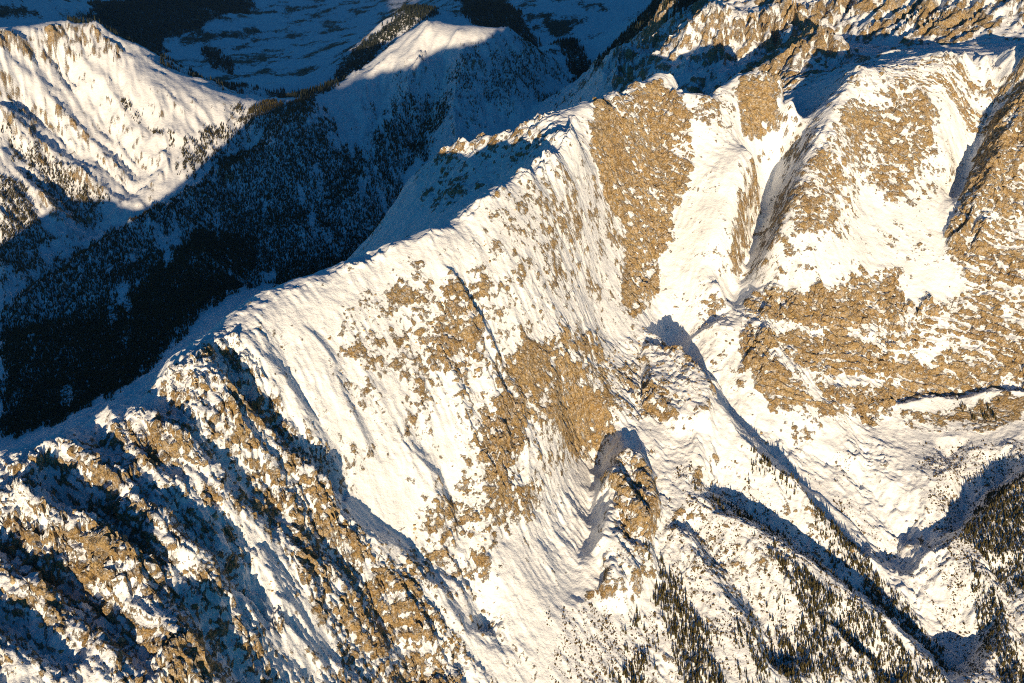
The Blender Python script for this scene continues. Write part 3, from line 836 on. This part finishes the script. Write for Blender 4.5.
def grow(polys, spacing, clump=120.0, bias=0.0, seed=0, avoid=()):
    """Random places inside traced outlines; polys = [(points, density 0..1)]"""
    out = []
    for pts, dens in polys:
        pg = poly(pts); lo, hi = pg.min(0), pg.max(0)
        n = int((hi[0] - lo[0]) * (hi[1] - lo[1]) / spacing ** 2)
        x = RNG.uniform(lo[0], hi[0], n); y = RNG.uniform(lo[1], hi[1], n)
        wx = x + clump * .35 * fbm2(x.astype(F32) / clump, y.astype(F32) / clump, 3, seed + 7)
        wy = y + clump * .35 * fbm2(x.astype(F32) / clump, y.astype(F32) / clump, 3, seed + 17)
        d = sdist(wx, wy, pg)
        gx_, gy_ = sample(SGX, x, y), sample(SGY, x, y); sl_ = np.hypot(gx_, gy_) + 1e-3
        qx, qy = -gy_ / sl_, gx_ / sl_                                     # across the slope
        ac = (x * qx + y * qy); al = (x * gx_ + y * gy_) / sl_
        n1 = 0.6 * fbm2((x / clump).astype(F32), (y / clump).astype(F32), 4, seed + 27, .6)
        n1 = n1 + 0.75 * fbm2(((x * .97 + y * .25) / (clump * .25)).astype(F32), ((y * .97 - x * .25) / (clump * 1.3)).astype(F32), 2, seed + 37)
        n1 = n1 - np.clip(1 - d / (clump * .8), 0, 1) * .45
        for av in avoid:
            n1 = n1 - 0.5 * smooth(-40, 40, sdist(wx, wy, poly(av)))
        ok = (d > 0) & (n1 + dens * 1.2 - 0.6 + bias > RNG.normal(0, .12, n)) & (sl_ < 1.5)
        out.append(np.stack([x[ok], y[ok]], -1))
    return np.concatenate(out)
SGX, SGY = grad(blur(Z.copy(), 12))

F_VALLEY = [([(0, 262), (60, 246), (130, 214), (196, 196), (243, 116), (270, 100), (332, 114), (345, 150), (400, 120), (430, 95), (452, 120), (430, 160), (404, 178), (385, 222), (265, 282), (185, 340), (130, 390), (60, 425), (0, 445)], .70), ([(0, 330), (60, 330), (120, 300), (200, 230), (260, 240), (250, 285), (130, 385), (0, 440)], 1.0)]
F_MID = [([(440, 60), (480, 40), (560, 46), (610, 78), (590, 100), (540, 110), (480, 130), (440, 150), (400, 160), (400, 120)], .5), ([(345, 100), (400, 70), (440, 50), (440, 100), (400, 130), (350, 150)], .3)]
F_LEFT = [([(0, 178), (22, 190), (45, 235), (60, 246), (0, 260)], .95), ([(0, 128), (30, 140), (70, 165), (110, 195), (100, 228), (70, 225), (40, 190), (10, 160)], .55), ([(120, 95), (150, 115), (178, 140), (172, 150), (150, 130), (120, 105)], .6), ([(180, 150), (240, 104), (246, 112), (198, 190), (172, 178)], .6)]
F_FAR = [([(66, 22), (90, 2), (160, -15), (255, -15), (252, 14), (215, 22), (165, 40), (150, 55), (110, 36)], .9), ([(262, 90), (330, 84), (345, 60), (395, 18), (405, 5), (440, 16), (380, 48), (338, 86), (300, 105)], .9), ([(200, 48), (222, 52), (238, 66), (232, 76), (212, 70)], .75), ([(130, 40), (165, 62), (215, 84), (262, 92), (250, 100), (225, 92), (160, 70)], .6), ([(445, -15), (720, -15), (690, 20), (640, 45), (600, 72), (560, 50), (470, 24)], .92)]
F_NEAR = [([(642, 560), (660, 556), (680, 590), (705, 630), (730, 700), (690, 700), (668, 640), (648, 600)], .85), ([(636, 605), (655, 640), (672, 700), (600, 700), (615, 650)], .42),
          ([(765, 556), (800, 575), (850, 606), (905, 648), (965, 700), (900, 700), (850, 650), (800, 612)], .8), ([(745, 640), (800, 612), (880, 660), (915, 700), (735, 700)], .52),
          ([(690, 470), (760, 480), (850, 560), (900, 620), (860, 600), (780, 560), (700, 520)], .22),
          ([(800, 482), (850, 520), (905, 575), (950, 625), (975, 660), (945, 650), (880, 590), (820, 520)], .85), ([(740, 440), (800, 465), (840, 500), (800, 495), (750, 465)], .5), ([(985, 490), (1030, 468), (1140, 450), (1140, 620), (1060, 600), (1010, 590), (985, 560), (955, 545)], .85),
          ([(965, 560), (1000, 590), (1040, 700), (1015, 700), (985, 630)], .8), ([(1045, 590), (1130, 600), (1130, 700), (1060, 700)], .5), ([(700, 560), (900, 560), (900, 700), (700, 700)], .05), ([(940, 395), (1010, 398), (1000, 425), (960, 420)], .35)]
F_SCRUB = [([(670, 460), (780, 470), (860, 560), (960, 683), (660, 700), (655, 540)], .5), ([(545, 600), (660, 600), (660, 700), (545, 700)], .55), ([(705, 405), (800, 440), (900, 560), (960, 620), (940, 540), (850, 470), (760, 400)], .35), ([(910, 445), (960, 440), (1130, 440), (1130, 690), (960, 690), (930, 560)], .6), ([(835, 442), (855, 450), (852, 470), (838, 465)], .9)]

F_STONE = [(SPECK, .5), (CENTRE, .45), (LL, .42), (RFACE, .35), (CLIFF, .35), (KNOB, .5), ([(300, 300), (460, 240), (580, 160), (600, 300), (560, 420), (330, 420)], .3), ([(640, 330), (740, 385), (800, 430), (740, 430), (660, 360)], .4), ([(740, 300), (800, 300), (740, 240), (700, 320)], .3)]
def zat(xy): return sample(Z, xy[:, 0], xy[:, 1])
def sunk(xy, d): return np.column_stack([xy, zat(xy) - d])
CLEAR = [[(195, 192), (130, 214), (60, 258), (0, 322), (0, 292), (60, 244), (125, 204)], [(245, 130), (262, 125), (262, 150), (248, 155)], [(265, 152), (300, 126), (330, 110), (338, 118), (300, 141), (270, 162)],
         [(112, 290), (130, 284), (137, 330), (122, 368), (113, 340)], [(150, 235), (175, 225), (185, 260), (165, 270)], [(300, 190), (318, 170), (330, 215), (312, 240)], [(360, 150), (372, 140), (380, 190), (366, 205)], [(50, 395), (75, 380), (85, 400), (60, 415)]]
pv = grow(F_VALLEY, 6.8, 170, 0.12, 1, CLEAR); pm = grow(F_MID, 9.5, 220, 0, 2); pl = grow(F_LEFT, 7.2, 120, 0.12, 3)
pf = grow(F_FAR, 17, 350, 0.05, 4); pn_ = grow(F_NEAR, 4.4, 60, 0.2, 5); ps = grow(F_SCRUB, 3.5, 55, .04, 6)
# undergrowth tone below dense woods that are too far off to show single trees
def tone(polys, w):
    for pts, dens in polys: paint(WOOD, pts, dens * w, 60)
farv = smooth(8200, 9200, GY)
WOOD = np.maximum(WOOD, farv * (0.40 + 1.5 * fbm2(gx32 / 420, gy32 / 560, 6, 701, .68)))
tone(F_FAR, .75); tone(F_VALLEY, .55)
build_ground()

near_d = np.hypot(np.hypot(pn_[:, 0], pn_[:, 1]), CAM_Z - zat(pn_))
uu = pn_[:, 0]
order = np.argsort(near_d)
pick, rest = order[:300], order[300:]
TRUNK = trunk_mesh("trunk"); CROWNS = [crown_mesh("crown", 70 + k, 6, 5, 1.0, (.18, .21, .195)[k], .08) for k in range(3)]
for k, i in enumerate(pick):
    x, y = pn_[i]; h = float(np.clip(RNG.normal(11, 3.6), 5, 20)); z = float(sample(Z, x, y))
    t = bpy.data.objects.new("spruce_tree", None); t.location = (x, y, z - .3); t.scale = (h, h, h); t.rotation_euler = (0, 0, RNG.random() * 6.28)
    t.empty_display_size = .1
    dz_ = -SP * (z - CAM_Z) + CP * y                       # depth and column in the view, only to say which stand it is in
    uc = W / 2 + FPX * x / dz_
    lab, grp = (("spruce scattered on the open snow below the rock knob", "spruces below the knob") if uc < 642 else
                ("dark spruce in the narrow stand running down from the rock knob", "spruces in the stand under the knob") if uc < 738 else
                ("dark spruce in the wide wood left of the blue shaded rib", "spruces in the wood by the shaded rib") if uc < 935 else
                ("dark spruce near the gully in the lower right corner", "spruces by the corner gully"))
    t["label"] = lab; t["category"] = "tree"; t["group"] = grp
    scene.collection.objects.link(t)
    for nm, me in (("trunk", TRUNK), ("crown", CROWNS[k % 3])):
        c = bpy.data.objects.new(nm, me); c.parent = t; scene.collection.objects.link(c)
scatter("spruce_forest", "dark spruce stands on the sunlit snow slope at lower right", sunk(pn_[rest], .4), np.clip(RNG.lognormal(2.15, .42, len(rest)), 2.5, 20), G_TREE)
scatter("spruce_forest", "black spruce forest filling the shaded valley behind the ridge", sunk(pv, 1), RNG.uniform(10, 21, len(pv)), G_TREE)
scatter("spruce_forest", "scattered spruces on the shaded flank of the middle mountain", sunk(pm, 1), RNG.uniform(9, 19, len(pm)), G_TREE)
scatter("spruce_forest", "brown sunlit forest on the foot of the left mountain", sunk(pl, 1), RNG.uniform(10, 20, len(pl)), G_TREE)
scatter("spruce_forest", "distant dark woods on the hills round the far valley", sunk(pf, 1), RNG.uniform(24, 40, len(pf)), G_FAR)
pst = grow(F_STONE, 6.5, 40, -.08, 9)
scatter("rock_outcrops", "small rocks poking through the snow of the main ridge", sunk(pst, .5), np.clip(RNG.lognormal(.55, .55, len(pst)), .8, 6.5), G_STONE)
scatter("dwarf_pine_scrub", "brown dwarf pine scrub dotting the snow slopes at lower right", sunk(ps, .2), np.clip(RNG.lognormal(.62, .45, len(ps)), .8, 6), G_BUSH)

# ----------------------------------------------------------------------------
# thin winter haze in the valleys
# ----------------------------------------------------------------------------
hv = [(x, y, z) for z in (440.0, 3060.0) for (x, y) in ((-16000, -300), (16000, -300), (16000, 21500), (-16000, 21500))]
hm = bpy.data.meshes.new("haze"); hm.from_pydata(hv, [], [(0, 3, 2, 1), (4, 5, 6, 7), (0, 1, 5, 4), (1, 2, 6, 5), (2, 3, 7, 6), (3, 0, 4, 7)]); hm.update()
hmat = bpy.data.materials.new("haze"); hmat.use_nodes = True
ht = hmat.node_tree; ht.nodes.remove(ht.nodes["Principled BSDF"])
pvn = ht.nodes.new("ShaderNodeVolumePrincipled"); pvn.inputs['Color'].default_value = (.28, .60, 1.0, 1); pvn.inputs['Density'].default_value = 0.5e-5; pvn.inputs['Anisotropy'].default_value = 0.2
ht.links.new(pvn.outputs[0], ht.nodes["Material Output"].inputs['Volume'])
hm.materials.append(hmat)
ho = bpy.data.objects.new("haze", hm); scene.collection.objects.link(ho); ho["kind"] = "stuff"; ho["label"] = "thin blue winter haze in the air over the valleys"
